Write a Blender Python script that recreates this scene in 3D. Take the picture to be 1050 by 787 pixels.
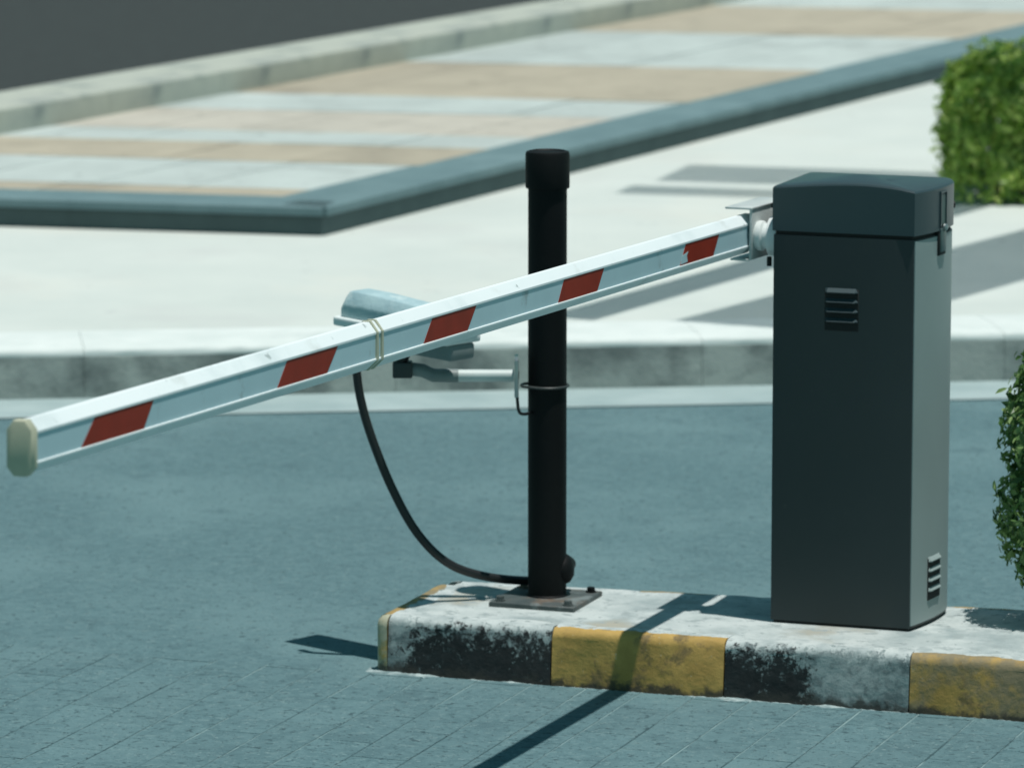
import bpy, bmesh, math, random
from mathutils import Vector, Matrix
random.seed(7)
for o in list(bpy.data.objects): bpy.data.objects.remove(o)
S = bpy.context.scene; COL = S.collection
R = math.radians
# ---------------------------------------------------------------- camera, sky, sun, exposure
FPX, PITCH, CAMH = 5200.0, R(8.99), 2.584          # focal length in photo pixels (photo 1050 x 787), tilt, eye height
cd = bpy.data.cameras.new('camera'); cam = bpy.data.objects.new('camera', cd); COL.objects.link(cam)
cam.location = (0, 0, CAMH); cam.rotation_euler = (R(90) - PITCH, 0, 0)
cd.sensor_width = 36; cd.lens = 36 * FPX / 1050; cd.clip_start = .5; cd.clip_end = 2000
cd.dof.use_dof = True; cd.dof.focus_distance = 10.6; cd.dof.aperture_fstop = 6.0
S.camera = cam
SUN = Vector((.157, -.108, 1)).normalized()          # direction towards the sun: almost overhead, a little right and towards us
W = bpy.data.worlds.new('World'); S.world = W; W.use_nodes = True
sk = W.node_tree.nodes.new('ShaderNodeTexSky'); sk.sky_type = 'NISHITA'; sk.sun_disc = False
sk.sun_elevation = math.asin(SUN.z); sk.sun_rotation = math.atan2(SUN.x, SUN.y); sk.ozone_density = 1.5; sk.dust_density = .4
bg = W.node_tree.nodes['Background']; bg.inputs[1].default_value = .058
tint = W.node_tree.nodes.new('ShaderNodeMix'); tint.data_type = 'RGBA'; tint.blend_type = 'MULTIPLY'; tint.inputs[0].default_value = 1; tint.inputs[7].default_value = (.74, 1.26, .96, 1)
W.node_tree.links.new(sk.outputs[0], tint.inputs[6]); W.node_tree.links.new(tint.outputs[2], bg.inputs[0])
sd = bpy.data.lights.new('sun', 'SUN'); sd.energy = 4.0; sd.angle = R(.5); sd.color = (1, .975, .93)
so = bpy.data.objects.new('sun', sd); COL.objects.link(so); so.location = (0, 0, 30)
so.rotation_euler = (-SUN).to_track_quat('-Z', 'Y').to_euler()
S.view_settings.view_transform = 'Standard'; S.view_settings.look = 'None'
S.view_settings.exposure = 0; S.view_settings.gamma = 1; S.view_settings.use_curve_mapping = False

# ---------------------------------------------------------------- photo pixel -> point
def ray(px, py):
    a = (px - 525) / FPX; b = -(py - 393.5) / FPX
    return Vector((a, math.cos(PITCH) + b * math.sin(PITCH), -math.sin(PITCH) + b * math.cos(PITCH)))
EYE = Vector((0, 0, CAMH))
def U(px, py, z=0.0):                               # where the pixel's ray meets the level z
    d = ray(px, py); return EYE + d * ((z - CAMH) / d.z)
def hit(px, py, o, n):                              # where it meets the plane through o with normal n
    d = ray(px, py); return EYE + d * ((o - EYE).dot(n) / d.dot(n))

# ---------------------------------------------------------------- materials
MATS = {}
def mat(name, c1, c2=None, rough=.6, metal=0, scale=8, detail=6, lo=.35, hi=.65, bump=0, bscale=60, coat=0, spec=.5, rand=0, stretch=None, c3=None, c3s=2.2, c3lo=.55, c3hi=.75, rvar=0, world=False, fleck=None):
    if name in MATS: return MATS[name]
    m = bpy.data.materials.new(name); m.use_nodes = True; nt = m.node_tree; N = nt.nodes; L = nt.links
    b = N['Principled BSDF']; b.inputs['Roughness'].default_value = rough; b.inputs['Metallic'].default_value = metal
    b.inputs['Specular IOR Level'].default_value = spec; b.inputs['Coat Weight'].default_value = coat
    tc = N.new('ShaderNodeTexCoord'); vec = tc.outputs['Object']
    if world: vec = N.new('ShaderNodeNewGeometry').outputs['Position']
    if stretch:
        mp = N.new('ShaderNodeMapping'); mp.inputs['Scale'].default_value = stretch; L.new(vec, mp.inputs[0]); vec = mp.outputs[0]
    def noise(sc, det=detail):
        n = N.new('ShaderNodeTexNoise'); n.inputs['Scale'].default_value = sc; n.inputs['Detail'].default_value = det
        n.inputs['Roughness'].default_value = .6; L.new(vec, n.inputs['Vector']); return n.outputs['Fac']
    def ramp(f, a, z):
        r = N.new('ShaderNodeMapRange'); r.inputs[1].default_value = a; r.inputs[2].default_value = z; L.new(f, r.inputs[0]); return r.outputs[0]
    def mix(f, a, z, kind='MIX'):
        x = N.new('ShaderNodeMix'); x.data_type = 'RGBA'; x.blend_type = kind
        if isinstance(f, float): x.inputs[0].default_value = f
        else: L.new(f, x.inputs[0])
        for s, q in ((6, a), (7, z)):
            if isinstance(q, tuple): x.inputs[s].default_value = (*q, 1)
            else: L.new(q, x.inputs[s])
        return x.outputs[2]
    c2 = c2 or tuple(x * .85 for x in c1)
    col = mix(ramp(noise(scale), lo, hi), c1, c2)
    if c3: col = mix(ramp(noise(c3s, 8), c3lo, c3hi), col, c3)
    for (fc, fs, f0, f1) in (fleck or ()): col = mix(ramp(noise(fs, 10), f0, f1), col, fc)
    if rand:
        oi = N.new('ShaderNodeObjectInfo'); r = N.new('ShaderNodeMapRange'); r.inputs[3].default_value = 1 - rand; r.inputs[4].default_value = 1 + rand
        L.new(oi.outputs['Random'], r.inputs[0]); h = N.new('ShaderNodeHueSaturation'); L.new(r.outputs[0], h.inputs['Value']); L.new(col, h.inputs['Color']); col = h.outputs[0]
    L.new(col, b.inputs['Base Color'])
    if rvar:
        r = N.new('ShaderNodeMapRange'); r.inputs[3].default_value = rough - rvar; r.inputs[4].default_value = rough + rvar; L.new(noise(scale * 3), r.inputs[0]); L.new(r.outputs[0], b.inputs['Roughness'])
    if bump:
        bp = N.new('ShaderNodeBump'); bp.inputs['Strength'].default_value = bump; bp.inputs['Distance'].default_value = .01
        L.new(noise(bscale, 8), bp.inputs['Height']); L.new(bp.outputs[0], b.inputs['Normal'])
    m['mix'] = 0; MATS[name] = m; return m

# ---------------------------------------------------------------- mesh helpers
def link(name, me, m, parent=None, loc=None):
    o = bpy.data.objects.new(name, me); COL.objects.link(o)
    if m and not me.materials: me.materials.append(m)
    if parent: o.parent = parent
    if loc is not None: o.location = loc
    return o
def fin(name, bm, m, parent=None, loc=None, smooth=None):
    bmesh.ops.recalc_face_normals(bm, faces=bm.faces)
    me = bpy.data.meshes.new(name); bm.to_mesh(me); bm.free()
    if smooth:
        for p in me.polygons: p.use_smooth = True
        me.set_sharp_from_angle(angle=R(smooth))
    return link(name, me, m, parent, loc)
def bevel(bm, w, seg=2, edges=None):
    bmesh.ops.bevel(bm, geom=list(edges or bm.edges), offset=w, segments=seg, profile=.5, affect='EDGES', clamp_overlap=True)
def box(bm, x0, x1, y0, y1, z0, z1, mtx=None):
    c = [(x, y, z) for z in (z0, z1) for y in (y0, y1) for x in (x0, x1)]
    v = [bm.verts.new(mtx @ Vector(p) if mtx else p) for p in c]
    for f in ((0, 2, 3, 1), (4, 5, 7, 6), (0, 1, 5, 4), (2, 6, 7, 3), (0, 4, 6, 2), (1, 3, 7, 5)): bm.faces.new([v[i] for i in f])
    return v
def boxo(name, x0, x1, y0, y1, z0, z1, m, parent=None, bev=0, seg=2, mtx=None, loc=None):
    bm = bmesh.new(); box(bm, x0, x1, y0, y1, z0, z1, mtx)
    if bev: bevel(bm, bev, seg)
    return fin(name, bm, m, parent, loc, smooth=40 if bev else None)
def prism(bm, poly, z0, z1, n=None):
    lo = [bm.verts.new((*p[:2], z0)) for p in poly]; hi = [bm.verts.new((*p[:2], z1)) for p in poly]; k = len(poly)
    top = bm.faces.new(hi); bot = bm.faces.new(lo[::-1])
    for i in range(k): bm.faces.new((lo[i], lo[(i + 1) % k], hi[(i + 1) % k], hi[i]))
    return top, bot
def lathe(bm, prof, n=32, mtx=None):
    rings = []
    for r, z in prof:
        if r < 1e-6: rings.append([bm.verts.new(mtx @ Vector((0, 0, z)) if mtx else (0, 0, z))])
        else:
            ps = [Vector((r * math.cos(2 * math.pi * i / n), r * math.sin(2 * math.pi * i / n), z)) for i in range(n)]
            rings.append([bm.verts.new(mtx @ p if mtx else p) for p in ps])
    for a, b in zip(rings, rings[1:]):
        for i in range(n):
            j = (i + 1) % n
            if len(a) == 1: bm.faces.new((a[0], b[i], b[j]))
            elif len(b) == 1: bm.faces.new((a[i], a[j], b[0]))
            else: bm.faces.new((a[i], a[j], b[j], b[i]))
def axis(o, d):                                     # z axis of a lathe turned along d, at o
    return Matrix.Translation(o) @ Vector(d).to_track_quat('Z', 'Y').to_matrix().to_4x4()
def spline(pts, n=8):
    P = [Vector(p) for p in pts]; P = [2 * P[0] - P[1]] + P + [2 * P[-1] - P[-2]]; out = []
    for i in range(1, len(P) - 2):
        for k in range(n):
            t = k / n; a, b, c, d = P[i - 1:i + 3]
            out.append(.5 * ((2 * b) + (c - a) * t + (2 * a - 5 * b + 4 * c - d) * t * t + (3 * b - a - 3 * c + d) * t ** 3))
    return out + [P[-2]]
def tube(bm, pts, r, n=10, closed=False):
    rings = []; k = len(pts)
    for i, p in enumerate(pts):
        t = (Vector(pts[(i + 1) % k if closed else min(i + 1, k - 1)]) - Vector(pts[(i - 1) % k if closed else max(i - 1, 0)])).normalized()
        a = t.cross(Vector((.13, .31, 1))).normalized(); b = t.cross(a)
        rings.append([bm.verts.new(Vector(p) + r * (a * math.cos(2 * math.pi * j / n) + b * math.sin(2 * math.pi * j / n))) for j in range(n)])
    for i in range(k if closed else k - 1):
        A, B = rings[i], rings[(i + 1) % k]
        for j in range(n): bm.faces.new((A[j], A[(j + 1) % n], B[(j + 1) % n], B[j]))
    if not closed: bm.faces.new(rings[0]); bm.faces.new(rings[-1][::-1])
def thing(name, label, cat, loc, rz=0, group=None):
    o = bpy.data.objects.new(name, None); COL.objects.link(o); o.location = loc; o.rotation_euler = (0, 0, rz); o.empty_display_size = .1
    o['label'] = label; o['category'] = cat
    if group: o['group'] = group
    return o
def struct(o, label, cat): o['kind'] = 'structure'; o['label'] = label; o['category'] = cat; return o
def sheet(name, poly, z, m, parent=None, sub=0):
    bm = bmesh.new(); bm.faces.new([bm.verts.new((p[0], p[1], z)) for p in poly])
    return fin(name, bm, m, parent)

# directions of the place: the island, cabinet and boom all follow one grid
ISL = .14
A = U(790, 637, ISL); B = U(932, 647, ISL)
u = (B - A).normalized(); v = Vector((-u.y, u.x, 0)); RZ = math.atan2(u.y, u.x)
def UV(o, a, b, z=0): q = o + u * a + v * b; return Vector((q.x, q.y, z))

# ---------------------------------------------------------------- colours
ROAD1, ROAD2, ROAD3 = (.098, .184, .201), (.080, .158, .175), (.120, .214, .230)
FL = (((.070, .138, .155), 7, .54, .74), ((.125, .212, .224), 31, .57, .66), ((.040, .085, .097), 47, .585, .65), ((.165, .255, .264), 83, .61, .66), ((.030, .066, .077), 110, .61, .66))
RK = dict(rough=.9, scale=26, lo=.44, hi=.56, bump=.8, bscale=60, c3=ROAD3, c3s=1.3, c3lo=.46, c3hi=.66, world=True, fleck=FL)
m_road = mat('road_concrete', ROAD1, ROAD2, **RK)
m_slab = mat('slab_concrete', ROAD1, ROAD2, rand=.045, **RK)
m_bed = mat('joint_mortar', (.20, .30, .305), (.035, .08, .09), rough=.95, scale=2.6, lo=.44, hi=.56, world=True)
m_ground = mat('earth', (.10, .11, .09), (.08, .08, .06), rough=1, scale=.5)
m_pale = mat('pale_concrete', (.575, .62, .585), (.52, .57, .54), rough=.9, scale=1.6, bump=.2, bscale=40, c3=(.60, .615, .56), c3s=.7, fleck=(((.50, .53, .51), 1.1, .56, .75), ((.42, .45, .44), 8, .66, .72)))
m_gutter = mat('gutter_cement', (.35, .44, .44), (.27, .36, .365), rough=.9, scale=3, world=True)
m_kerb = mat('kerb_concrete', (.34, .385, .36), (.27, .315, .30), rough=.9, scale=4, bump=.3, c3=(.13, .16, .155), c3s=3.4, c3lo=.47, c3hi=.63, world=True)
m_kcap = mat('kerb_whitewash', (.66, .71, .69), (.58, .64, .62), rough=.9, scale=5, c3=(.46, .52, .51), c3s=3, world=True)
m_riser_part_shade = mat('granite_riser_part_shade', (.085, .13, .132), (.065, .105, .108), rough=.8, scale=5, world=True)  # right run's granite face, its lighter shade put into the colour
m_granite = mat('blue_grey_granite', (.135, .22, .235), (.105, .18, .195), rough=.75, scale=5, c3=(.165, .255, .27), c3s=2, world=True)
m_riser_shade = mat('granite_riser_in_shade', (.072, .112, .114), (.055, .088, .090), rough=.8, scale=5, c3=(.08, .12, .12), c3s=3, world=True)  # left run's granite face, darkened in colour for its shade
m_beige = mat('beige_tile', (.40, .365, .285), (.345, .32, .255), rough=.85, scale=2.2, c3=(.45, .415, .34), c3s=1.2)
m_light = mat('light_tile', (.43, .495, .475), (.37, .44, .43), rough=.85, scale=1.8, c3=(.52, .53, .49), c3s=1)
m_asph = mat('dark_asphalt', (.028, .036, .035), (.022, .028, .028), rough=.9, scale=10, bump=.4, bscale=80)
m_red = mat('red_paint', (.50, .07, .035), (.42, .06, .03), rough=.6)

# ---------------------------------------------------------------- the setting
struct(sheet('ground', [(-300, -60), (300, -60), (300, 500), (-300, 500)], -.05, m_ground), 'bare earth reaching to the horizon under everything', 'ground')
K0, K1 = U(0, 411, 0), U(1050, 391, 0)              # foot of the far kerb
kd = (K1 - K0).normalized(); kn = Vector((-kd.y, kd.x, 0))
def KP(a, b): q = K0 + kd * a + kn * b; return (q.x, q.y)
road = struct(sheet('road', [KP(-25, 0.0), KP(30, 0.0), (30, -20), (-25, -20)], 0, m_road), 'teal grey concrete roadway between the island and the far kerb', 'road')
gut = struct(sheet('gutter', [KP(-25, -.36), KP(30, -.36), KP(30, .02), KP(-25, .02)], .004, m_gutter), 'pale cement gutter strip along the foot of the far kerb', 'gutter')
PV = .15
pav = struct(sheet('pavement', [KP(-25, .30), KP(30, .30), (40, 60), (-40, 60)], PV, m_pale), 'wide pale sunlit concrete pavement behind the far kerb', 'pavement')

# far kerb: stones along the line, rounded front edge
ks = thing('far_kerb', 'pale concrete kerb with grey stained face across the roadway', 'kerb', K0, math.atan2(kd.y, kd.x)); ks['kind'] = 'structure'
def kerb_mesh(L, w, h, r, batter=.0, jit=0, seed=0):
    rnd = random.Random(seed); bm = bmesh.new()
    prof = [(batter * 0, 0), (batter, h - r)] + [(batter + r - r * math.cos(t), h - r + r * math.sin(t)) for t in [R(d) for d in (22, 45, 68, 90)]] + [(w * .6, h), (w, h - .003), (w, 0)]
    n = max(2, int(L / .045)); rows = []
    for i in range(n + 1):
        rows.append([bm.verts.new((L * i / n, y + (rnd.uniform(-jit, jit) if 0 < k < 6 else 0), z + (rnd.uniform(-jit, jit) if 0 < k < 7 else 0))) for k, (y, z) in enumerate(prof)])
    for a, b in zip(rows, rows[1:]):
        for k in range(len(prof) - 1): bm.faces.new((a[k], b[k], b[k + 1], a[k + 1]))
    bm.faces.new(rows[0]); bm.faces.new(rows[-1][::-1]); bmesh.ops.recalc_face_normals(bm, faces=bm.faces)
    me = bpy.data.meshes.new('kerb_stone'); bm.to_mesh(me); bm.free()
    for p in me.polygons: p.use_smooth = True
    me.set_sharp_from_angle(angle=R(50)); return me
km = kerb_mesh(.9985, .42, PV - .012, .004, .012); kc = kerb_mesh(.9985, .42, .024, .018, 0, .002)
for i in range(-3, 8):
    o = link('kerb_stone', km, m_kerb, ks, (i * 1.0 + .27, 0, 0)); link('whitewashed_top', kc, m_kcap, o, (0, .013, PV - .0125))

# plaza of striped tiles, one step up
PZ = .255
C0 = U(332, 242, PV); CL = U(0, 232, PV); CR = U(970, 81, PV)
dl = (C0 - CL).normalized(); dr = (CR - C0).normalized(); nl = Vector((-dl.y, dl.x, 0)); nr = Vector((-dr.y, dr.x, 0))
def PLZ(a, b): q = C0 + dl * a + dr * b; return q                 # oblique plaza coordinates
pk = thing('plaza_kerb', 'blue grey granite kerb edging the striped tile plaza', 'kerb', C0); pk['kind'] = 'structure'
RH = PZ - PV
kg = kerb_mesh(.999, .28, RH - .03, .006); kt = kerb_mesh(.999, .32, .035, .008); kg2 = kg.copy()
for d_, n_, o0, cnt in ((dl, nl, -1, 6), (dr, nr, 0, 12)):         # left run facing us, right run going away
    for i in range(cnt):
        o = link('kerb_stone', kg if o0 else kg2, m_riser_shade if o0 else m_riser_part_shade, pk, d_ * (o0 * (i + 1) if o0 else i)); o.rotation_euler[2] = math.atan2(d_.y, d_.x)
        link('kerb_top', kt, m_granite, o, (0, -.015, RH - .029))  # top of the same kerb, without the shade painted into the face
plaza = struct(sheet('plaza', [PLZ(-30, .2), PLZ(-.2, .2), PLZ(-.2, 13), PLZ(-30, 13)], PZ - .004, m_light), 'plaza paved in wide beige and light grey tile bands', 'plaza')
Ub = lambda px, py: (lambda q: ((q - C0).dot(nl)) / dr.dot(nl))(U(px, py, PZ))
edges = [(350, 206.5, 'b'), (350, 196, 'l'), (400, 170, 'b'), (400, 151, 'l'), (420, 139, 'p'), (420, 117, 'l'), (600, 104, 'b'), (600, 68, 'l'), (750, 36, 'b'), (750, 7, 'l')]
bs = [Ub(x, y) for x, y, k in edges] + [13]
m_pink = mat('pale_pink_tile', (.52, .50, .44), (.48, .47, .42), rough=.85, scale=2)
TM = {k: mat(nm, c_, tuple(q * .87 for q in c_), rough=.85, scale=3, rand=.07, world=True, fleck=((tuple(q * .72 for q in c_), 2.2, .54, .72), (tuple(q * .6 for q in c_), 9, .62, .72))) for k, nm, c_ in
      (('b', 'beige_tiles', (.42, .38, .295)), ('l', 'light_tiles', (.45, .51, .49)), ('p', 'pale_pink_tiles', (.50, .475, .41)))}
for (x, y, k), b0, b1 in zip(edges, bs, bs[1:]):                   # every band laid in blocks half a metre long
    b1 = min(b1, 12.5); a_ = -.29
    while a_ > -7.6:
        w_ = random.uniform(.40, .62); bm = bmesh.new(); q = [PLZ(a_ - w_ + .006, b0 + .006), PLZ(a_, b0 + .006), PLZ(a_, b1), PLZ(a_ - w_ + .006, b1)]
        prism(bm, q, PZ - .03, PZ + .002 + random.uniform(0, .003)); fin('paving_block', bm, TM[k], plaza); a_ -= w_
# far kerb of the plaza and the dark road beyond
F0 = U(370, 72, PZ); F1 = U(745, 4, PZ); df = (F1 - F0).normalized(); nf = Vector((-df.y, df.x, 0))
fk = thing('back_kerb', 'grey weathered kerb wall along the back of the plaza', 'kerb', F0, math.atan2(df.y, df.x)); fk['kind'] = 'structure'
m_bk = mat('back_kerb_stone', (.42, .45, .39), (.36, .39, .35), rough=.9, scale=5, c3=(.2, .24, .23), c3s=4)
kf = kerb_mesh(.997, .40, .115, .015)
for i in range(-4, 10): link('kerb_stone', kf, m_red if i == 5 else m_bk, fk, (i * 1.0 - .35, 0, 0))
q = lambda a, b: (F0 + df * a + nf * b)
struct(sheet('back_road', [q(-30, .38), q(60, .38), q(60, 60), q(-30, 60)], PZ + .03, m_asph), 'dark asphalt road behind the plaza', 'road')
# ---------------------------------------------------------------- traffic island
def kerb_paint(name, kind, seed=0):
    m = bpy.data.materials.new(name); m.use_nodes = True; nt = m.node_tree; N = nt.nodes; L = nt.links; b = N['Principled BSDF']
    b.inputs['Roughness'].default_value = .75
    tc = N.new('ShaderNodeTexCoord'); mp = N.new('ShaderNodeMapping'); mp.inputs['Location'].default_value = (seed, seed * .7, 0); L.new(tc.outputs['Object'], mp.inputs[0])
    sp = N.new('ShaderNodeSeparateXYZ'); L.new(tc.outputs['Object'], sp.inputs[0])
    def noise(s, d=8, r=.65, dist=0):
        n = N.new('ShaderNodeTexNoise'); n.inputs['Scale'].default_value = s; n.inputs['Detail'].default_value = d; n.inputs['Roughness'].default_value = r; n.inputs['Distortion'].default_value = dist
        L.new(mp.outputs[0], n.inputs['Vector']); return n.outputs['Fac']
    def mr(f, a, z, c=0, d=1):
        r = N.new('ShaderNodeMapRange'); r.inputs[1].default_value = a; r.inputs[2].default_value = z; r.inputs[3].default_value = c; r.inputs[4].default_value = d
        r.interpolation_type = 'SMOOTHSTEP'; L.new(f, r.inputs[0]); return r.outputs[0]
    def ma(op, a, z):
        x = N.new('ShaderNodeMath'); x.operation = op
        for i, q in enumerate((a, z)):
            if isinstance(q, (int, float)): x.inputs[i].default_value = q
            else: L.new(q, x.inputs[i])
        return x.outputs[0]
    def mix(f, a, z):
        x = N.new('ShaderNodeMix'); x.data_type = 'RGBA'; L.new(f, x.inputs[0])
        for s, q in ((6, a), (7, z)):
            if isinstance(q, tuple): x.inputs[s].default_value = (*q, 1)
            else: L.new(q, x.inputs[s])
        return x.outputs[2]
    X, Y, Z = sp.outputs[0], sp.outputs[1], sp.outputs[2]
    white = mix(mr(noise(14), .4, .65), (.50, .55, .54), (.34, .395, .395))
    white = mix(mr(noise(45), .57, .62), white, (.22, .27, .27))
    grey = mix(mr(noise(20), .4, .6), (.32, .385, .385), (.15, .19, .195))
    if kind == 'white': col = white
    elif kind == 'yellow':
        p = mix(mr(noise(9), .38, .66), (.48, .31, .085), (.38, .24, .062))
        p = mix(mr(noise(15, dist=.3), .52, .66), p, (.20, .14, .055))           # grime in the brush marks
        p = mix(mr(noise(42, 12, .8), .60, .66), p, (.46, .41, .27))
        if seed == 3.3: p = mix(mr(noise(11), .38, .62), p, (.23, .19, .11))
        if kind == 'yellow' and seed == 8.8: p = mix(mr(noise(20), .36, .56), p, (.40, .40, .29))
        edge = ma('ADD', .040, mr(noise(22), .2, .8, -.014, .014))
        col = mix(ma('GREATER_THAN', Y, edge), p, white)
    else:
        blk = mix(mr(noise(30), .35, .7), (.009, .011, .012), (.020, .024, .025))
        # black paint flaked off in patches: more towards the top edge and at one end
        fl = ma('ADD', noise(48, 14, .85, .3), mr(Z, .05, .135, -.03, .065))
        if kind == 'worn': fl = ma('ADD', fl, mr(X, .14, .32, -.02, .30))
        else: fl = ma('ADD', fl, mr(X, .0, .11, .13, -.015))
        col = mix(mr(fl, .545, .560), blk, grey)
        zz = ma('ADD', Z, mr(noise(34, 12, .8), .25, .75, -.034, .034)); col = mix(mr(zz, .123, .129), col, white)
        yy = ma('ADD', Y, mr(noise(30), .2, .8, -.012, .012)); col = mix(mr(yy, .02, .04), col, white)
    dz = ma('ADD', Z, mr(noise(25), .2, .8, -.02, .02)); col = mix(mr(dz, .006, .030, .9, 0), col, (.035, .033, .028))   # soil splashed along the foot
    L.new(col, b.inputs['Base Color'])
    bp = N.new('ShaderNodeBump'); bp.inputs['Strength'].default_value = .5; bp.inputs['Distance'].default_value = .008; L.new(noise(28, 10), bp.inputs['Height']); L.new(bp.outputs[0], b.inputs['Normal'])
    return m
m_y1, m_y2 = kerb_paint('yellow_kerb_paint', 'yellow', 0), kerb_paint('yellow_kerb_paint_grimy', 'yellow', 3.3)
m_k1, m_k2 = kerb_paint('black_kerb_paint_flaked', 'black', 1.7), kerb_paint('black_kerb_paint_worn', 'worn', 5.1)
m_y3 = kerb_paint('yellow_kerb_paint_faded', 'yellow', 8.8)
m_wh = kerb_paint('white_kerb_paint', 'white', 2.2)
m_top = mat('painted_cement_top', (.49, .54, .53), (.385, .44, .435), rough=.8, scale=9, lo=.4, hi=.6, bump=.5, bscale=40, c3=(.26, .32, .325), c3s=6, c3lo=.50, c3hi=.66, fleck=(((.38, .36, .29), 3, .56, .72), ((.29, .34, .34), 22, .55, .63), ((.16, .20, .20), 50, .63, .68)))
m_mort = mat('pale_mortar', (.40, .49, .49), (.14, .21, .22), rough=.95, scale=40, bump=.6, bscale=60)
I0 = U(383, 690, 0); fu = (U(1050, 741, 0) - I0).normalized(); fv = Vector((-fu.y, fu.x, 0))
isl = thing('traffic_island', 'raised concrete island with black and yellow painted kerb under the barrier', 'traffic island', I0, math.atan2(fu.y, fu.x)); isl['kind'] = 'structure'
loc = lambda w: (isl.matrix_basis.inverted() @ Vector((w.x, w.y, 0)))
isl_m = Matrix.Translation(I0) @ Matrix.Rotation(math.atan2(fu.y, fu.x), 4, 'Z'); ii = isl_m.inverted()
loc = lambda w: ii @ Vector((w.x, w.y, 0))
bl = loc(U(468, 593, ISL)); br = loc(U(1000, 620, ISL)); slope = (br.y - bl.y) / (br.x - bl.x)
DEP = bl.y; backy = lambda x: DEP + slope * (x - bl.x)
cuts = [0.0352] + [loc(U(px, 690 + (px - 383) * .0765, 0)).x for px in (565, 742, 932)] + [1.80, 2.25, 2.7]
seq = [m_k1, m_y1, m_k2, m_y2, m_k1, m_y1]
KW = .11
for i, (a, b_) in enumerate(zip(cuts, cuts[1:])):
    o = link('kerb_stone', kerb_mesh(b_ - a - .003, KW, ISL, .024, .010, .0018, i), seq[i], isl, (a, 0, 0))
    o['label'] = ['black paint flaked off at the corner end', 'yellow paint crossed by the boom shadow', 'black paint mostly worn to grey', 'grimy yellow paint at the right', 'black paint', 'yellow paint'][i]
# left end, painted yellow, rounded corner
o = link('kerb_stone', kerb_mesh(DEP - .12, KW, ISL, .024, .0, .0015, 31), m_y2, isl, (.0, DEP - .082, 0)); o.rotation_euler[2] = R(-90)
bm = bmesh.new(); prof = [(0, 0), (.0, ISL - .024)] + [(.024 - .024 * math.cos(R(d)), ISL - .024 + .024 * math.sin(R(d))) for d in (30, 60, 90)]
def corner(name, cx, cy, a0, a1, m):
    bm = bmesh.new(); r0 = .035; rows = []
    for k in range(9):
        t = R(a0 + (a1 - a0) * k / 8)
        rows.append([bm.verts.new((cx + (r0 - y) * math.cos(t), cy + (r0 - y) * math.sin(t), z)) for y, z in prof])
    for p, q_ in zip(rows, rows[1:]):
        for k in range(len(prof) - 1): bm.faces.new((p[k], q_[k], q_[k + 1], p[k + 1]))
    c = bm.verts.new((cx, cy, ISL))
    for p, q_ in zip(rows, rows[1:]): bm.faces.new((p[-1], q_[-1], c))
    return fin(name, bm, m, isl, smooth=50)
# the front stone starts at the corner block; the corner block is moulded round
cb = corner('corner_stone', .035, .035, 180, 270, m_y3)
# back run
xs = [.047, .50, .70, 1.15, 1.6, 2.05, 2.5]
for i, (a, b_) in enumerate(zip(xs, xs[1:])):
    y0, y1 = backy(a), backy(b_)
    o = link('kerb_stone', kerb_mesh(b_ - a - .003, KW, ISL, .024, .010, .0015, 50 + i), [m_wh, m_y2][i % 2], isl, (b_, y1, 0)); o.rotation_euler[2] = math.atan2(y0 - y1, a - b_)
corner('corner_stone', .035 + .012, DEP - .03, 90, 180, m_y2).location.z = -.001
bm = bmesh.new(); prism(bm, [(.05, .05), (2.7, .05), (2.7, backy(2.7) - .04), (.06, DEP - .035), (.05, DEP - .05)], .0, ISL - .001)
fin('cement_top', bm, m_top, isl)
# crumbling mortar along the foot
bm = bmesh.new(); n = 300; rows = []
for i in range(n + 1):
    x = -.02 + 2.2 * i / n; k_ = max(0, .55 * math.sin(x * 7 + 1) + .45 * math.sin(x * 23) + .3 * math.sin(x * 57)); w = .002 + .010 * random.random() ** 2 * (k_ + .3) + .022 * k_; h = .002 + .005 * min(1, k_) + .002 * random.random()
    rows.append([bm.verts.new((x, .03, h + .004)), bm.verts.new((x, -.002, h)), bm.verts.new((x, -w * .6, h * .7)), bm.verts.new((x, -w, -.002))])
for p, q_ in zip(rows, rows[1:]):
    for k in range(3): bm.faces.new((p[k], q_[k], q_[k + 1], p[k + 1]))
o = fin('mortar_fillet', bm, m_mort, isl, smooth=60)

# ---------------------------------------------------------------- scored concrete slabs in the near roadway
bed = sheet('joint_bed', [isl_m @ Vector(p) for p in ((-2.6, -1.7, 0), (2.2, -1.7, 0), (2.2, -.004, 0), (-2.6, -.004, 0))], .0026, m_bed, road)
sx, sy, g = .135, .27, .0036
def slab_mesh(k):
    rnd = random.Random(k); bm = bmesh.new(); j = lambda: rnd.uniform(-.0012, .0012)
    top, bot = prism(bm, [(g / 2 + j(), g / 2 + j()), (sx - g / 2 + j(), g / 2 + j()), (sx - g / 2 + j(), sy - g / 2 + j()), (g / 2 + j(), sy - g / 2 + j())], .0005, .0042)
    bevel(bm, .0012, 1, top.edges); bmesh.ops.recalc_face_normals(bm, faces=bm.faces)
    me = bpy.data.meshes.new('paving_slab'); bm.to_mesh(me); bm.free(); return me
sm = [slab_mesh(k) for k in range(6)]
def pix(w):
    d = w - EYE; y = d.y * math.sin(PITCH) + d.z * math.cos(PITCH); z = d.y * math.cos(PITCH) - d.z * math.sin(PITCH)
    return 525 + FPX * d.x / z, 393.5 - FPX * y / z
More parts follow.
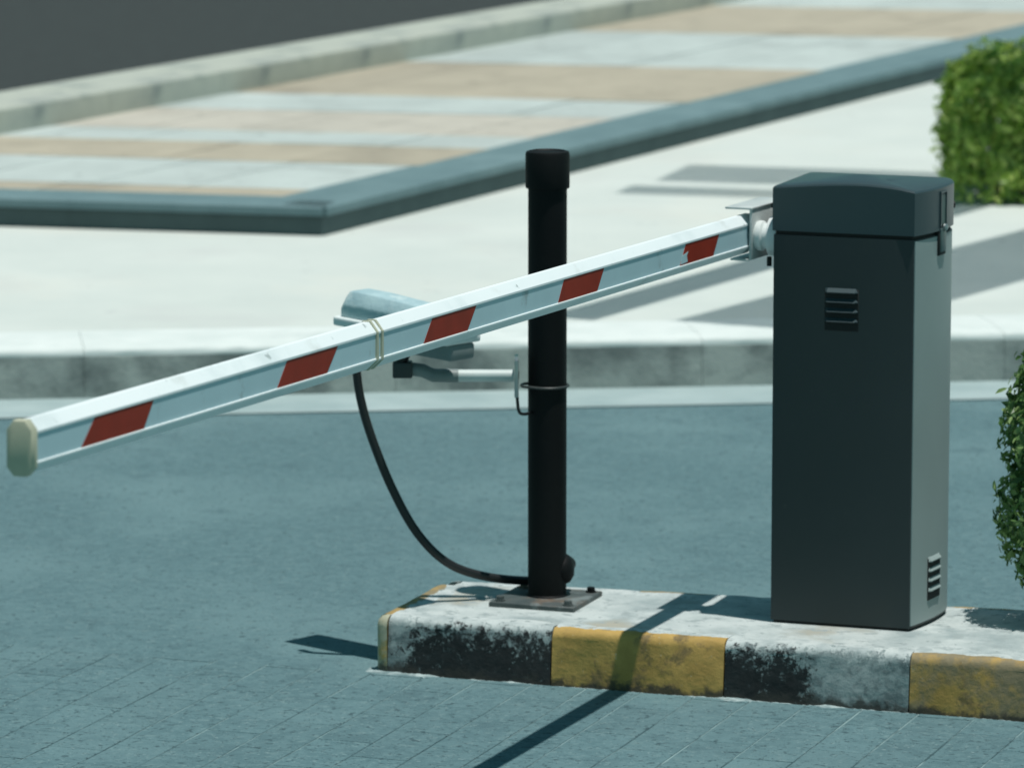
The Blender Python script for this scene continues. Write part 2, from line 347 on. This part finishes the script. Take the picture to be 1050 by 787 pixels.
for i in range(-17, 16):
    for j in range(-6, 1):
        y = j * sy + (.135 if i % 2 else 0) - .03
        fit = min(1, (-.004 - y) / sy)
        if fit < .06: continue
        w = isl_m @ Vector((i * sx + sx / 2, y + sy / 2, 0)); px, py = pix(w)
        if -90 < px < 1140 and py < 850:
            o = link('paving_slab', random.choice(sm), m_slab, road, isl_m @ Vector((i * sx, y, random.uniform(0, .0006)))); o.rotation_euler[2] = math.atan2(fu.y, fu.x); o.scale.y = fit
# ---------------------------------------------------------------- barrier gate: cabinet, lid, boom
m_cab = mat('charcoal_powder_coat', (.040, .051, .053), (.035, .046, .048), spec=.3, rough=.5, fleck=(((.040, .050, .050), 6, .55, .75), ((.05, .06, .06), 45, .66, .71)), scale=3, bump=.06, bscale=400, rvar=.05)
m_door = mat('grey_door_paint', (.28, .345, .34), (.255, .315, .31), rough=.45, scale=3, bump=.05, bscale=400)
m_lid = mat('lid_powder_coat', (.036, .062, .070), (.033, .057, .065), spec=.5, rough=.36, scale=3, bump=.06, bscale=400, rvar=.05)
m_black = mat('black_gap', (.008, .009, .009), rough=.7)
m_steel = mat('zinc_steel', (.45, .49, .49), (.36, .40, .40), rough=.38, metal=.85, scale=20)
m_film = mat('grey_white_reflective_film', (.46, .63, .68), (.41, .575, .625), rough=.4, scale=4, spec=.25, fleck=(((.30, .40, .42), 12, .62, .72),))
m_boom = mat('white_boom_lacquer', (.80, .86, .87), (.76, .83, .84), rough=.5, scale=3, spec=.35, c3=(.60, .68, .69), c3s=3, c3lo=.55, c3hi=.75, fleck=(((.38, .44, .44), 30, .66, .71), ((.58, .62, .60), 7, .62, .80)))
m_stripe = mat('red_reflective_film', (.31, .034, .018), (.24, .028, .015), rough=.5, scale=12, spec=.12)
m_capm = mat('cream_plastic', (.50, .50, .37), (.42, .43, .32), rough=.6, scale=14)
m_brk = mat('cast_bracket_paint', (.52, .57, .56), (.42, .47, .47), rough=.5, scale=14, bump=.15, bscale=80)
WID = (B - A).length; DPT = .282; BUL = .014; ZB, ZT = 0.0, .928
gate = thing('barrier_gate', 'charcoal parking barrier cabinet with long white boom striped in red', 'barrier gate', A, RZ)
SLT = .024
def side_x(t, bul): return SLT * t + bul * 4 * t * (1 - t) - .012 * max(0, (t - .8) / .2) ** 2
def plan(x0, y0, w, d, bul, n=20):                  # straight front and left side, right side swelling outwards and rounded at the back
    pts = [(x0, y0), (x0 + w, y0)]
    pts += [(x0 + w + side_x(t, bul), y0 + d * t) for t in [k / n for k in range(1, n + 1)]]
    return pts + [(x0, y0 + d)]
bm = bmesh.new(); top, bot = prism(bm, plan(0, 0, WID, DPT, BUL), .006, ZT)
vert = [e for e in bm.edges if abs(e.verts[0].co.z - e.verts[1].co.z) > .5 and e.verts[0].co.x < WID + .001 and e.verts[0].co.y in (0.0,)]
bevel(bm, .002, 2, [e for e in bm.edges if abs(e.verts[0].co.z - e.verts[1].co.z) > .5 and abs(e.verts[0].co.y) < 1e-6])
body = fin('cabinet_body', bm, m_cab, gate, smooth=28)
bm = bmesh.new(); prism(bm, plan(.006, .006, WID - .010, DPT - .012, BUL - .002), 0, .0065); fin('plinth', bm, m_black, gate)
bm = bmesh.new(); prism(bm, plan(.004, .004, WID - .008, DPT - .008, BUL), ZT, ZT + .012); fin('lid_gasket', bm, m_black, gate)
# lighter grey door on the bowed side
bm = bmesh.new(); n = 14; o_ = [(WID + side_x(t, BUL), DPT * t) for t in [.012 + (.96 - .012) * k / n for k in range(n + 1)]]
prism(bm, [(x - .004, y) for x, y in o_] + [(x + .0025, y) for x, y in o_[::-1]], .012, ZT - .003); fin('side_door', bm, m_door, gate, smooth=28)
# vertical seam strip at the back edge of the bowed side
boxo('door_seam', WID + SLT - .012, WID + SLT - .006, DPT - .010, DPT - .002, .01, ZT - .004, m_black, gate)
# lid: straight front, bowed right end, top falling gently towards the edges
LH = .112; LX0, LY0, LW, LD, LB = -.001, -.006, WID + .004, DPT + .010, .018
pl = plan(LX0, LY0, LW, LD, LB, 24)
pl = [(LX0 + (LW * k / 12), LY0) for k in range(12)] + pl[1:]   # extra points along the front for the arched edge
cx, cy = LX0 + LW / 2, LY0 + LD / 2
bm = bmesh.new(); rings = []
for inset, z in ((0, 0), (0, LH - .009), (.0025, LH - .005), (.009, LH - .002), (.030, LH + .001), (.085, LH + .008)):
    ring = []
    for x, y in pl:
        kx = max(0, 1 - inset / (LW / 2)); ky = max(0, 1 - inset / (LD / 2))
        f_ = (x - LX0) / LW; dz = (.013 * math.sin(math.pi * min(1, max(0, f_)) ** 1.35) ** .8 - .003 if 0 < f_ < 1 else -.003) * (1 if z > LH * .5 else 0)
        ring.append(bm.verts.new((cx + (x - cx) * kx, cy + (y - cy) * ky, ZT + .010 + z + dz)))
    rings.append(ring)
for a_, b_ in zip(rings, rings[1:]):
    k = len(a_)
    for i in range(k): bm.faces.new((a_[i], a_[(i + 1) % k], b_[(i + 1) % k], b_[i]))
bm.faces.new(rings[-1]); bm.faces.new(rings[0][::-1])
lid = fin('lid', bm, m_lid, gate, smooth=24)
# latch on the bowed side: slot in the lid, keeper plate and screw below
ty = .50; lx = LX0 + LW + side_x(ty, LB); ly = LY0 + LD * ty
nrm = -math.atan2(SLT + LB * 4 * (1 - 2 * ty), LD); lm = Matrix.Translation((lx, ly, 0)) @ Matrix.Rotation(nrm, 4, 'Z')
m_slot = mat('slot_green_metal', (.02, .085, .08), (.015, .06, .06), rough=.35, metal=.6)
boxo('latch_slot', -.004, .0012, -.017, .017, ZT + .022, ZT + .095, m_slot, lid, .001, 1, mtx=lm)
bm = bmesh.new()
for y0, y1 in ((-.021, -.017), (.017, .021)): box(bm, -.003, .003, y0, y1, ZT + .016, ZT + .098, lm)
box(bm, -.003, .003, -.021, .021, ZT + .098, ZT + .102, lm); fin('latch_frame', bm, m_lid, lid)
boxo('latch_keeper', -.016, .000, -.024, .024, ZT - .050, ZT + .012, m_black, lid, .003, 2, mtx=lm)
boxo('latch_plate', -.012, .0035, -.017, .017, ZT - .042, ZT + .014, mat('latch_metal', (.12, .17, .17), rough=.4, metal=.5), lid, .003, 2, mtx=lm)
bm = bmesh.new(); lathe(bm, [(0, 0), (.009, 0), (.009, .005), (.006, .008), (0, .009)], 16, lm @ axis((.003, 0, ZT + .016), (1, 0, 0))); fin('latch_screw', bm, m_steel, lid, smooth=40)
ty2 = .93; bm = bmesh.new(); lathe(bm, [(0, 0), (.008, 0), (.008, .006), (0, .008)], 14, axis((LX0 + LW + side_x(ty2, LB) - .002, LY0 + LD * ty2, ZT + .055), (1, .3, 0))); fin('lid_bolt', bm, m_black, lid, smooth=40)
# louvred vents: four pressed slats over a dark opening
def vent(mt, w, h, m_v, pr_=.010, ns=4):
    vo = boxo('vent', -w / 2 - .001, w / 2 + .001, -.0012, .004, -h / 2 - .010, h / 2 - .004, m_black, gate, .001, 1, mtx=mt)
    st = h / ns
    for k in range(ns):
        zt = h / 2 - k * st; bm = bmesh.new(); rows = []
        for x, s in ((-w / 2, 0), (-w / 2 + .006, 1), (w / 2 - .006, 1), (w / 2, 0)):
            pr = [(0.0015, zt), (-pr_ * s - .0014, zt - st * .42), (-pr_ * .85 * s - .0014, zt - st * .52), (.0015, zt - st * .40)]
            rows.append([bm.verts.new(mt @ Vector((x, y, z))) for y, z in pr])
        for p, q_ in zip(rows, rows[1:]):
            for i in range(4): bm.faces.new((p[i], p[(i + 1) % 4], q_[(i + 1) % 4], q_[i]))
        bm.faces.new(rows[0]); bm.faces.new(rows[-1][::-1]); fin('slat', bm, m_v, vo, smooth=20)
gate_m = Matrix.Translation(A) @ Matrix.Rotation(RZ, 4, 'Z'); gi = gate_m.inverted()
fp = gi @ hit(863, 315, A, v)
vent(Matrix.Translation((fp.x, 0, fp.z)), .080, .092, m_lid)
sp_ = gi @ hit(957, 580, B, u); ts = min(.75, sp_.y / DPT)
tv = .43; bx = WID + side_x(tv, BUL); ang = -math.atan2(SLT + BUL * 4 * (1 - 2 * tv), DPT)
vent(Matrix.Translation((bx + .0028, DPT * tv, sp_.z)) @ Matrix.Rotation(R(90) + ang, 4, 'Z'), .075, .095, m_door, .006)
# boom: level with a slight rise, running from the bracket towards us
pq = A + u * -.100 + v * .10; dq = ray(770, 237.5); PVT = EYE + dq * (pq.y / dq.y); TIP = U(22, 459, 1.15)
bd = (TIP - PVT); BL = bd.length; bx_ = bd.normalized(); by_ = Vector((0, 0, 1)).cross(bx_).normalized(); bz_ = bx_.cross(by_)
bw = Matrix((bx_, by_, bz_)).transposed().to_4x4(); bw.translation = PVT          # boom axes in the world: x to the tip, y to its lit side
bi = bw.inverted(); HB, HW = .0466, .0215
prof = [(.006, HB), (HW, .0275), (HW, .0235), (HW - .0022, .0225), (HW - .0022, -.0235), (HW + .0008, -.0245), (HW + .0008, -.0275), (.002, -HB)]
prof = prof + [(-y, z) for y, z in prof[::-1]]
def extr(bm, prof, x0, x1, n=1):
    rows = [[bm.verts.new((x0 + (x1 - x0) * i / n, y, z)) for y, z in prof] for i in range(n + 1)]
    for p, q_ in zip(rows, rows[1:]):
        for i in range(len(prof)): bm.faces.new((p[i], p[(i + 1) % len(prof)], q_[(i + 1) % len(prof)], q_[i]))
    bm.faces.new(rows[0][::-1]); bm.faces.new(rows[-1])
bm = bmesh.new(); extr(bm, prof, .03, BL - .004, 40)
boom = fin('boom', bm, m_boom, gate); boom.matrix_basis = gi @ bw
oc = [(.011, HB + .0012), (HW + .0025, .031), (HW + .0025, -.033), (.011, -HB - .0012)]; oc = oc + [(-y, z) for y, z in oc[::-1]]
bm = bmesh.new(); extr(bm, oc, BL - .012, BL + .010); bevel(bm, .0035, 2, [e for e in bm.edges if abs(e.verts[0].co.x - BL - .010) < 1e-5 and abs(e.verts[1].co.x - BL - .010) < 1e-5]); fin('end_cap', bm, m_capm, boom, smooth=40)
# which long side faces the camera
side = 1 if (bi @ EYE).y > 0 else -1
yo = side * (HW - .0022); po = bw @ Vector((0, yo, 0)); pn = bw.to_3x3() @ Vector((0, side, 0))
def bxat(px, py): return (bi @ hit(px, py, po, pn)).x
stripes = [(83, 458, 147, 440, 97, 428, 157, 411), (284, 396, 335, 381, 294, 367, 346, 352), (434, 350, 479, 337, 443, 324, 488, 310.5), (572, 307, 612, 296, 578, 284, 619, 272), (697, 267.5, 731, 258, 703, 246, 737, 236.5)]
boxo('reflective_film', .05, BL - .014, *sorted((side * (HW - .0028), side * (HW - .0017))), -.0234, .0224, m_film, boom)
for s in stripes:
    b0, b1, t0, t1 = bxat(s[0], s[1]), bxat(s[2], s[3]), bxat(s[4], s[5]), bxat(s[6], s[7])
    bm = bmesh.new(); z0, z1 = -.0232, .0222; y0, y1 = side * (HW - .0020), side * (HW - .0010)
    c = [bm.verts.new((x, y, z)) for y in (y0, y1) for x, z in ((b0, z0), (b1, z0), (t1, z1), (t0, z1))]
    for f in ((0, 1, 2, 3), (4, 7, 6, 5), (0, 4, 5, 1), (1, 5, 6, 2), (2, 6, 7, 3), (3, 7, 4, 0)): bm.faces.new([c[i] for i in f])
    fin('red_stripe', bm, m_stripe, boom)
# film worn off the edge of the stripe nearest the bracket
xa, xb = bxat(698, 262), bxat(704.5, 258); bm = bmesh.new()
prism(bm, [(xa + .002, -.021), (xb, -.019), (xb + .006, -.004), (xb - .004, .004), (xa - .004, -.002), (xa - .001, -.012)], 0, .0006)
for q_ in bm.verts: q_.co = Vector((q_.co.x, side * (HW - .0009 + q_.co.z), q_.co.y))
fin('worn_patch', bm, m_film, boom)
oc2 = [(.008, HB + .002), (HW + .0022, .0275), (HW + .0026, -.0285), (.004, -HB - .002)]; oc2 = oc2 + [(-y, z) for y, z in oc2[::-1]]
for px in (385.6, 390.6):
    x = bxat(px, 345); bm = bmesh.new(); extr(bm, oc2, x - .0040, x + .0040); fin('strap', bm, m_capm, boom)
# bracket that holds the boom: channel open to the far side, on a hub
for nm, bxx in (('bracket_plate', (-.17, .088, side * (HW + .003), side * (HW + .010), -.058, .0635)), ('bracket_flange', (-.17, .095, -side * .034, side * (HW + .012), .0615, .067)), ('bracket_flange', (-.10, .088, -side * .022, side * (HW + .004), -.0605, -.0555))):
    bm = bmesh.new(); box(bm, *bxx[:2], *sorted(bxx[2:4]), *bxx[4:]); bevel(bm, .002, 2); fin(nm, bm, m_brk, gate, smooth=40).matrix_basis = gi @ bw
bm = bmesh.new(); hc = gi @ PVT
lathe(bm, [(0, 0), (.032, 0), (.036, .006), (.036, .016), (.030, .020), (.030, .030), (.046, .034), (.048, .058), (.048, .10), (0, .10)], 28, axis((-.058, .058, hc.z - .002), (1, 0, 0))); fin('pivot_hub', bm, mat('hub_white_paint', (.74, .78, .77), (.62, .67, .66), rough=.4, scale=20), gate, smooth=40)
for (dy, dz, r_, h_) in ((-.02, .067, .006, .010), (-.05, -.068, .006, .022)):
    bm = bmesh.new(); lathe(bm, [(0, 0), (r_, 0), (r_, h_), (0, h_)], 6, axis((-.016, .07 + dy, hc.z + dz), (0, 0, 1))); fin('bracket_bolt', bm, m_black, gate)

# ---------------------------------------------------------------- steel post
m_post = mat('black_post_paint', (.0055, .0068, .0072), (.0045, .0055, .006), rough=.6, scale=6, bump=.1, bscale=60, c3=(.007, .008, .0085), c3s=9, spec=.18)
m_plate = mat('rusty_base_plate', (.045, .062, .062), (.085, .10, .098), rough=.6, scale=12, c3=(.13, .10, .075), c3s=9, c3lo=.52, c3hi=.62, fleck=(((.16, .19, .19), 16, .55, .65),), bump=.3)
PB = U(561, 614, ISL); R0 = .0468
post = thing('steel_post', 'black round steel post with wider cap on bolted base plate', 'post', PB, RZ)
bm = bmesh.new(); lathe(bm, [(0, .006), (R0 + .006, .006), (R0 + .004, .012), (R0, .016), (R0, 1.05), (0, 1.05)], 40); fin('tube', bm, m_post, post, smooth=40)
bm = bmesh.new(); lathe(bm, [(R0 + .0004, 1.006), (R0 + .0055, 1.006), (R0 + .0065, 1.01), (R0 + .0065, 1.088), (R0 + .004, 1.094), (R0 - .004, 1.096), (R0 - .008, 1.0925), (0, 1.0925)], 40); fin('cap', bm, m_post, post, smooth=30)
pc = [gate_m.to_3x3().inverted() @ (U(px, py, ISL) - PB) for px, py in ((502, 622), (587, 627), (621, 611))]
x0, x1 = pc[0].x - .006, pc[1].x + .004; y0, y1 = pc[1].y - .002, pc[2].y + .008
boxo('base_plate', x0, x1, y0, y1, -.004, .011, m_plate, post, .002, 1)
for sx_, sy_ in ((x0 + .022, y0 + .022), (x1 - .022, y0 + .022), (x1 - .022, y1 - .022), (x0 + .022, y1 - .022)):
    bm = bmesh.new(); lathe(bm, [(0, .011), (.013, .011), (.013, .014), (.009, .014)], 16, Matrix.Translation((sx_, sy_, 0))); lathe(bm, [(0, .0135), (.0105, .0135), (.0100, .022), (.009, .0235), (0, .0235)], 6, Matrix.Translation((sx_, sy_, 0))); fin('bolt', bm, m_post if sx_ > 0 and sy_ > 0 else m_plate, post)

# ---------------------------------------------------------------- security camera on the post
m_alu = mat('weathered_aluminium_paint', (.42, .58, .61), (.32, .47, .51), rough=.5, scale=14, c3=(.62, .73, .73), c3s=9, c3lo=.5, c3hi=.62, bump=.25, bscale=50)
m_house = mat('grey_housing', (.20, .245, .245), (.16, .20, .20), rough=.5, scale=8)
m_cable = mat('black_rubber_cable', (.010, .012, .013), (.014, .016, .016), rough=.42)
def at(px, py, y):                                  # point of a pixel's ray at depth y
    d = ray(px, py); return EYE + d * (y / d.y)
YC = PB.y - .02
cc = at(414, 338, YC)
sec = thing('security_camera', 'weathered pale camera housing on bracket arm clamped to the black post', 'camera', cc)
fr, rr = at(364, 325, YC + .13), at(476, 346, YC - .12)   # level, turned left and away from us
ax = (fr - rr).normalized(); ay = Vector((0, 0, 1)).cross(ax).normalized(); az = ax.cross(ay); CLN = (fr - rr).length
hm = Matrix((ax, ay, az)).transposed().to_4x4(); hm.translation = (fr + rr) / 2 - cc
h2 = CLN / 2
bm = bmesh.new(); box(bm, -h2 + .002, h2 - .030, -.042, .042, -.056, -.0155); bevel(bm, .008, 2); fin('housing', bm, m_house, sec, smooth=40).matrix_basis = hm
bm = bmesh.new(); box(bm, h2 - .031, h2 - .022, -.037, .037, -.050, -.0175); bevel(bm, .002, 1); fin('front_window', bm, m_black, sec, smooth=40).matrix_basis = hm
# upper cover: closed rounded box that tapers to the rear, on a white tray flange that sticks out at the front
bm = bmesh.new(); rows = []
for x, k in ((-h2 - .004, .70), (-h2 + .05, .84), (h2 - .085, 1.0), (h2 - .012, 1.0), (h2 + .003, .72)):
    hp = [(-.050, .0065), (-.050, .038), (-.032, .070), (.032, .070), (.050, .038), (.050, .0065)]
    rows.append([bm.verts.new((x, y * (.8 + .2 * k), z * k if z > .01 else z)) for y, z in hp])
for p, q_ in zip(rows, rows[1:]):
    for i in range(6): bm.faces.new((p[i], p[(i + 1) % 6], q_[(i + 1) % 6], q_[i]))
bm.faces.new(rows[0]); bm.faces.new(rows[-1][::-1]); bevel(bm, .004, 2); fin('sun_hood', bm, m_alu, sec, smooth=35).matrix_basis = hm
bm = bmesh.new(); box(bm, -h2 + .0, h2 + .018, -.060, .060, -.016, .007); bevel(bm, .006, 3); fin('tray_flange', bm, mat('white_tray_paint', (.78, .83, .82), (.68, .75, .75), rough=.6, scale=10), sec, smooth=40).matrix_basis = hm
# bracket: knuckle, arm, plate and hoop clamp round the post
kn_ = at(412, 378, YC) - cc; a1 = at(440, 383, YC) - cc; a2 = at(470, 385, YC) - cc; a3 = at(527, 385, YC) - cc
bm = bmesh.new(); box(bm, -.022, .026, -.024, .024, -.020, .018, Matrix.Translation(kn_)); bevel(bm, .004, 2); fin('knuckle', bm, mat('bracket_dark', (.035, .045, .045), rough=.5), sec, smooth=40)
bm = bmesh.new(); tube(bm, [kn_ + Vector((0, 0, .014)), (kn_ + Vector((.012, 0, .05))), kn_ + Vector((.03, .01, .075))], .014, 12); fin('pan_stem', bm, m_cable, sec, smooth=40)
bm = bmesh.new(); tube(bm, [kn_ + Vector((.02, 0, 0)), kn_ + Vector((.05, 0, -.004)), a1 + Vector((.01, 0, -.004)), a2], .0165, 14); fin('arm_sleeve', bm, m_house, sec, smooth=40)
bm = bmesh.new(); tube(bm, [a2 - Vector((.002, 0, 0)), a3], .0150, 14); fin('arm', bm, mat('arm_paint', (.58, .66, .65), rough=.45), sec, smooth=40)
pl_ = at(530, 387, YC) - cc
boxo('clamp_plate', -.006, .004, -.05, .05, -.042, .050, m_steel, sec, .003, 2, loc=pl_)
pcn = PB - cc; hoop = []
for k in range(24): t = 2 * math.pi * k / 24; hoop.append(Vector((pcn.x + (R0 + .004) * math.cos(t) - (.012 if math.cos(t) < -.8 else 0), pcn.y + (R0 + .004) * math.sin(t), pl_.z - .022)))
bm = bmesh.new(); tube(bm, hoop, .0034, 8, True); fin('hoop_clamp', bm, MATS['bracket_dark'], sec, smooth=40)
bm = bmesh.new(); tube(bm, spline([pl_ + Vector((.002, -.03, .02)), pl_ + Vector((.0, -.04, -.02)), pl_ + Vector((.004, -.04, -.072)), pl_ + Vector((.016, -.03, -.084)), pl_ + Vector((.04, .0, -.084))], 6), .004, 8); fin('strap_tail', bm, m_cable, sec, smooth=40)
# cable hanging to the foot of the post, then round behind it into the gland
cp = [at(358, 345, YC), at(364, 368, YC - .02), at(369, 405, YC - .02), at(380, 445, YC - .02), at(401, 498, YC - .02), at(427, 545, YC - .02), at(458, 576, YC - .01), at(495, 590, YC + .02), at(540, 595, YC + .08), at(566, 592, PB.y + .085), at(581, 584, PB.y + .07), at(586, 577, PB.y + .04), at(577, 570, PB.y + .015)]
bm = bmesh.new(); tube(bm, [p - cc for p in spline(cp, 8)], .0108, 12); fin('cable', bm, m_cable, sec, smooth=60)
gl = at(583, 583, PB.y) - PB
bm = bmesh.new(); lathe(bm, [(0, -.03), (.028, -.03), (.036, -.02), (.038, 0), (.034, .012), (.02, .022), (0, .024)], 20, axis(gate_m.to_3x3().inverted() @ gl - Vector((.012, 0, 0)), (1, .15, .1))); fin('cable_gland', bm, m_post, post, smooth=50)

# ---------------------------------------------------------------- hedges
def leaf_mat(name, c1, c2, c3):
    m = bpy.data.materials.new(name); m.use_nodes = True; nt = m.node_tree; N = nt.nodes; L = nt.links; b = N['Principled BSDF']
    g_ = N.new('ShaderNodeNewGeometry'); cr = N.new('ShaderNodeValToRGB'); L.new(g_.outputs['Random Per Island'], cr.inputs[0])
    cr.color_ramp.elements[0].color = (*c1, 1); cr.color_ramp.elements[1].color = (*c3, 1); e = cr.color_ramp.elements.new(.55); e.color = (*c2, 1)
    L.new(cr.outputs[0], b.inputs['Base Color']); b.inputs['Roughness'].default_value = .42
    tr = N.new('ShaderNodeBsdfTranslucent'); L.new(cr.outputs[0], tr.inputs[0]); mx = N.new('ShaderNodeMixShader'); mx.inputs[0].default_value = .42
    L.new(b.outputs[0], mx.inputs[1]); L.new(tr.outputs[0], mx.inputs[2]); L.new(mx.outputs[0], N['Material Output'].inputs[0]); return m
m_leaf = leaf_mat('hedge_leaf', (.12, .24, .04), (.38, .56, .10), (.70, .80, .24))
m_leaf2 = leaf_mat('shrub_leaf', (.045, .11, .035), (.15, .29, .085), (.42, .56, .22))
m_twig = mat('twig_bark', (.09, .06, .04), (.06, .04, .03), rough=.9, scale=30)
def leaves(name, pts, size, m, parent, rnd):
    vs, fs = [], []
    for p, nrm_ in pts:
        d = (nrm_ + Vector((rnd.gauss(0, .55), rnd.gauss(0, .55), rnd.gauss(.15, .55)))).normalized()
        t = d.cross(Vector((rnd.gauss(0, 1), rnd.gauss(0, 1), rnd.gauss(0, 1)))).normalized(); w = d.cross(t)
        s = size * rnd.uniform(.65, 1.25); k = len(vs)          # t: leaf length, w: width, d: facing
        vs += [p - t * s, p - t * s * .2 + w * s * .40 + d * s * .12, p + t * s * .55 + w * s * .28 + d * s * .05, p + t * s - d * s * .12, p + t * s * .55 - w * s * .28 + d * s * .05, p - t * s * .2 - w * s * .40 + d * s * .12, p + t * s * .1]
        fs += [(k, k + 1, k + 6), (k + 1, k + 2, k + 6), (k + 2, k + 3, k + 6), (k + 3, k + 4, k + 6), (k + 4, k + 5, k + 6), (k + 5, k, k + 6)]
    me = bpy.data.meshes.new(name); me.from_pydata([tuple(q) for q in vs], [], fs); me.update()
    o = link(name, me, m, parent); o['kind'] = 'stuff'; return o
def lump(p, s): return (math.sin(p.x * s + 1.3) * math.sin(p.y * s * 1.2 + .4) + math.sin(p.z * s * 1.1 + 2.1) * math.sin((p.x + p.y) * s * .8)) * .5
def clipped_hedge(o, w, d, h, n, size, m, seed):
    rnd = random.Random(seed); pts = []
    while len(pts) < n:
        f = rnd.random(); x, y, z = rnd.uniform(0, w), rnd.uniform(0, d), rnd.uniform(.02, h)
        k = rnd.random(); nr_ = Vector((0, 0, 0))
        if k < .30: y = 0; nr_ = Vector((0, -1, 0))
        elif k < .42: x = 0; nr_ = Vector((-1, 0, 0))
        elif k < .62: z = h; nr_ = Vector((0, 0, 1))
        p = Vector((x, y, z))
        # rounded shoulders, uneven clip, gaps
        for a, lim in ((0, w), (1, d)):
            e = min(p[a], lim - p[a]); ez = h - p.z
            if e < .16 and ez < .16:
                q2 = Vector((.16 - e, .16 - ez)); f2 = min(1, .16 / max(q2.length, 1e-6)); q2 *= f2
                p[a] = (.16 - q2.x) if p[a] < lim / 2 else lim - (.16 - q2.x); p.z = h - (.16 - q2.y)
        b_ = lump(p * 1.0, 9) * .05 + lump(p, 23) * .045 + lump(p, 41) * .02
        p = p + nr_ * (b_ + rnd.gauss(-.015, .018))
        if p.z < .09 and rnd.random() > .25: continue
        pts.append((p, nr_ if nr_.length else Vector((rnd.gauss(0, 1), rnd.gauss(0, 1), 1)).normalized()))
    leaves('foliage', pts, size, m, o, rnd)
    bm = bmesh.new()
    for i in range(26):
        x, y = rnd.uniform(.1, w - .1), rnd.uniform(.06, d - .1); q = [Vector((x, y, -.01))]
        for k in range(4): q.append(q[-1] + Vector((rnd.uniform(-.06, .06), rnd.uniform(-.06, .06), h * .22)))
        tube(bm, q, .008, 5)
    fin('stems', bm, m_twig, o, smooth=60)
HP = U(964, 211, PV)
hed = thing('box_hedge', 'clipped bright green box hedge on the pale pavement at upper right', 'hedge', HP + Vector((.05, .03, 0)), R(-6))
clipped_hedge(hed, 1.5, .9, .55, 22000, .025, m_leaf, 3)
SP = U(1090, 636, ISL); SP = Vector((SP.x + .0, SP.y, ISL))
shr = thing('shrub', 'leafy dark green shrub on the island at the right edge', 'shrub', SP)
rnd = random.Random(11); pts = []
def shrub_r(z, th):                                 # outline: two lobes with a waist, narrowing to the foot
    t = z / .71
    r = .165 * math.sin(math.pi * min(1, max(0, t * .92 + .06))) ** .55
    r *= 1 - .22 * math.exp(-((t - .52) / .07) ** 2); r *= .55 + .45 * min(1, t / .30)
    return r + .012 * math.sin(th * 5 + z * 30) + .01 * math.sin(th * 9 - z * 47)
while len(pts) < 7500:
    z = rnd.uniform(.01, .70); th = rnd.uniform(0, 2 * math.pi); rr_ = shrub_r(z, th) * (1 - abs(rnd.gauss(0, .16))) + rnd.gauss(0, .006)
    if rr_ < .01: continue
    n_ = Vector((math.cos(th), math.sin(th), .5 * (z - .3) / .3)).normalized()
    pts.append((Vector((rr_ * math.cos(th), rr_ * math.sin(th), z)), n_))
leaves('foliage', pts, .0148, m_leaf2, shr, rnd)
bm = bmesh.new(); tube(bm, [Vector((0, 0, -.01)), Vector((.004, 0, .1)), Vector((-.003, .004, .3)), Vector((.0, 0, .5))], .014, 8)
for i in range(30):
    th = rnd.uniform(0, 6.28); z = rnd.uniform(.06, .5); r_ = shrub_r(z + .06, th) * .85
    tube(bm, [Vector((0, 0, z)), Vector((r_ * .5 * math.cos(th), r_ * .5 * math.sin(th), z + .03)), Vector((r_ * math.cos(th), r_ * math.sin(th), z + .07))], .004, 5)
fin('stems', bm, m_twig, shr, smooth=60)

# ---------------------------------------------------------------- unseen shade caster added beyond the right edge; its slats band the pavement with shadow
m_caster = mat('caster_metal', (.35, .37, .37), rough=.5, metal=.6)
HC = 4.2; sh = Vector((-SUN.x / SUN.z, -SUN.y / SUN.z, 0)) * (HC - PV)
def lift(px, py): w = U(px, py, PV) - sh; return Vector((w.x, w.y, 0))
co = Vector((4.6, 21.0, PV))
caster = thing('shade_caster', 'unseen slatted frame added to cast shadow bands on the pavement', 'shade_caster', co)
def caster_bar(name, a, b_, w, t, z=HC, off=0):
    d = (b_ - a); L_ = d.length; mt = Matrix.Translation(Vector((a.x, a.y, z)) - co) @ Matrix.Rotation(math.atan2(d.y, d.x), 4, 'Z')
    return boxo(name, 0, L_, off - w / 2, off + w / 2, 0, t, m_caster, caster, .003, 1, mtx=mt)
def slats(a, b_, w, z, sw=.034, gap=.026):  # slat and gap widths set how deep the cast shade is
    n_ = max(1, round(w / (sw + gap)))
    for k in range(n_): caster_bar('slat', a, b_, sw, .02, z, (k - (n_ - 1) / 2) * (sw + gap))
b1a, b1b = lift(588, 327), lift(830, 258); dd = (b1b - b1a).normalized()
slats(b1a, b1b + dd * 4, .17, HC + .10, .036, .012)
w1, w2 = lift(770, 338), lift(1050, 262); dw = (w2 - w1).normalized()
slats(w1, w2 + dw * 2.5, .60, HC + .10, .021, .012)
for c, wd in ((lift(640, 194), .30), (lift(690, 177), .62)):
    e = Vector((4.6, c.y - (4.6 - c.x) * .27, 0)); slats(c, e, wd, HC, .018, .014); caster_bar('caster_bar', c + (e - c) * .62, e, .10, .12, HC - .125)
    boxo('post', -.06, .06, -.06, .06, 0, HC + .09 - PV, m_caster, caster, .006, 1, loc=Vector((e.x, e.y, PV)) - co)  # upright of the added shade caster, out of view
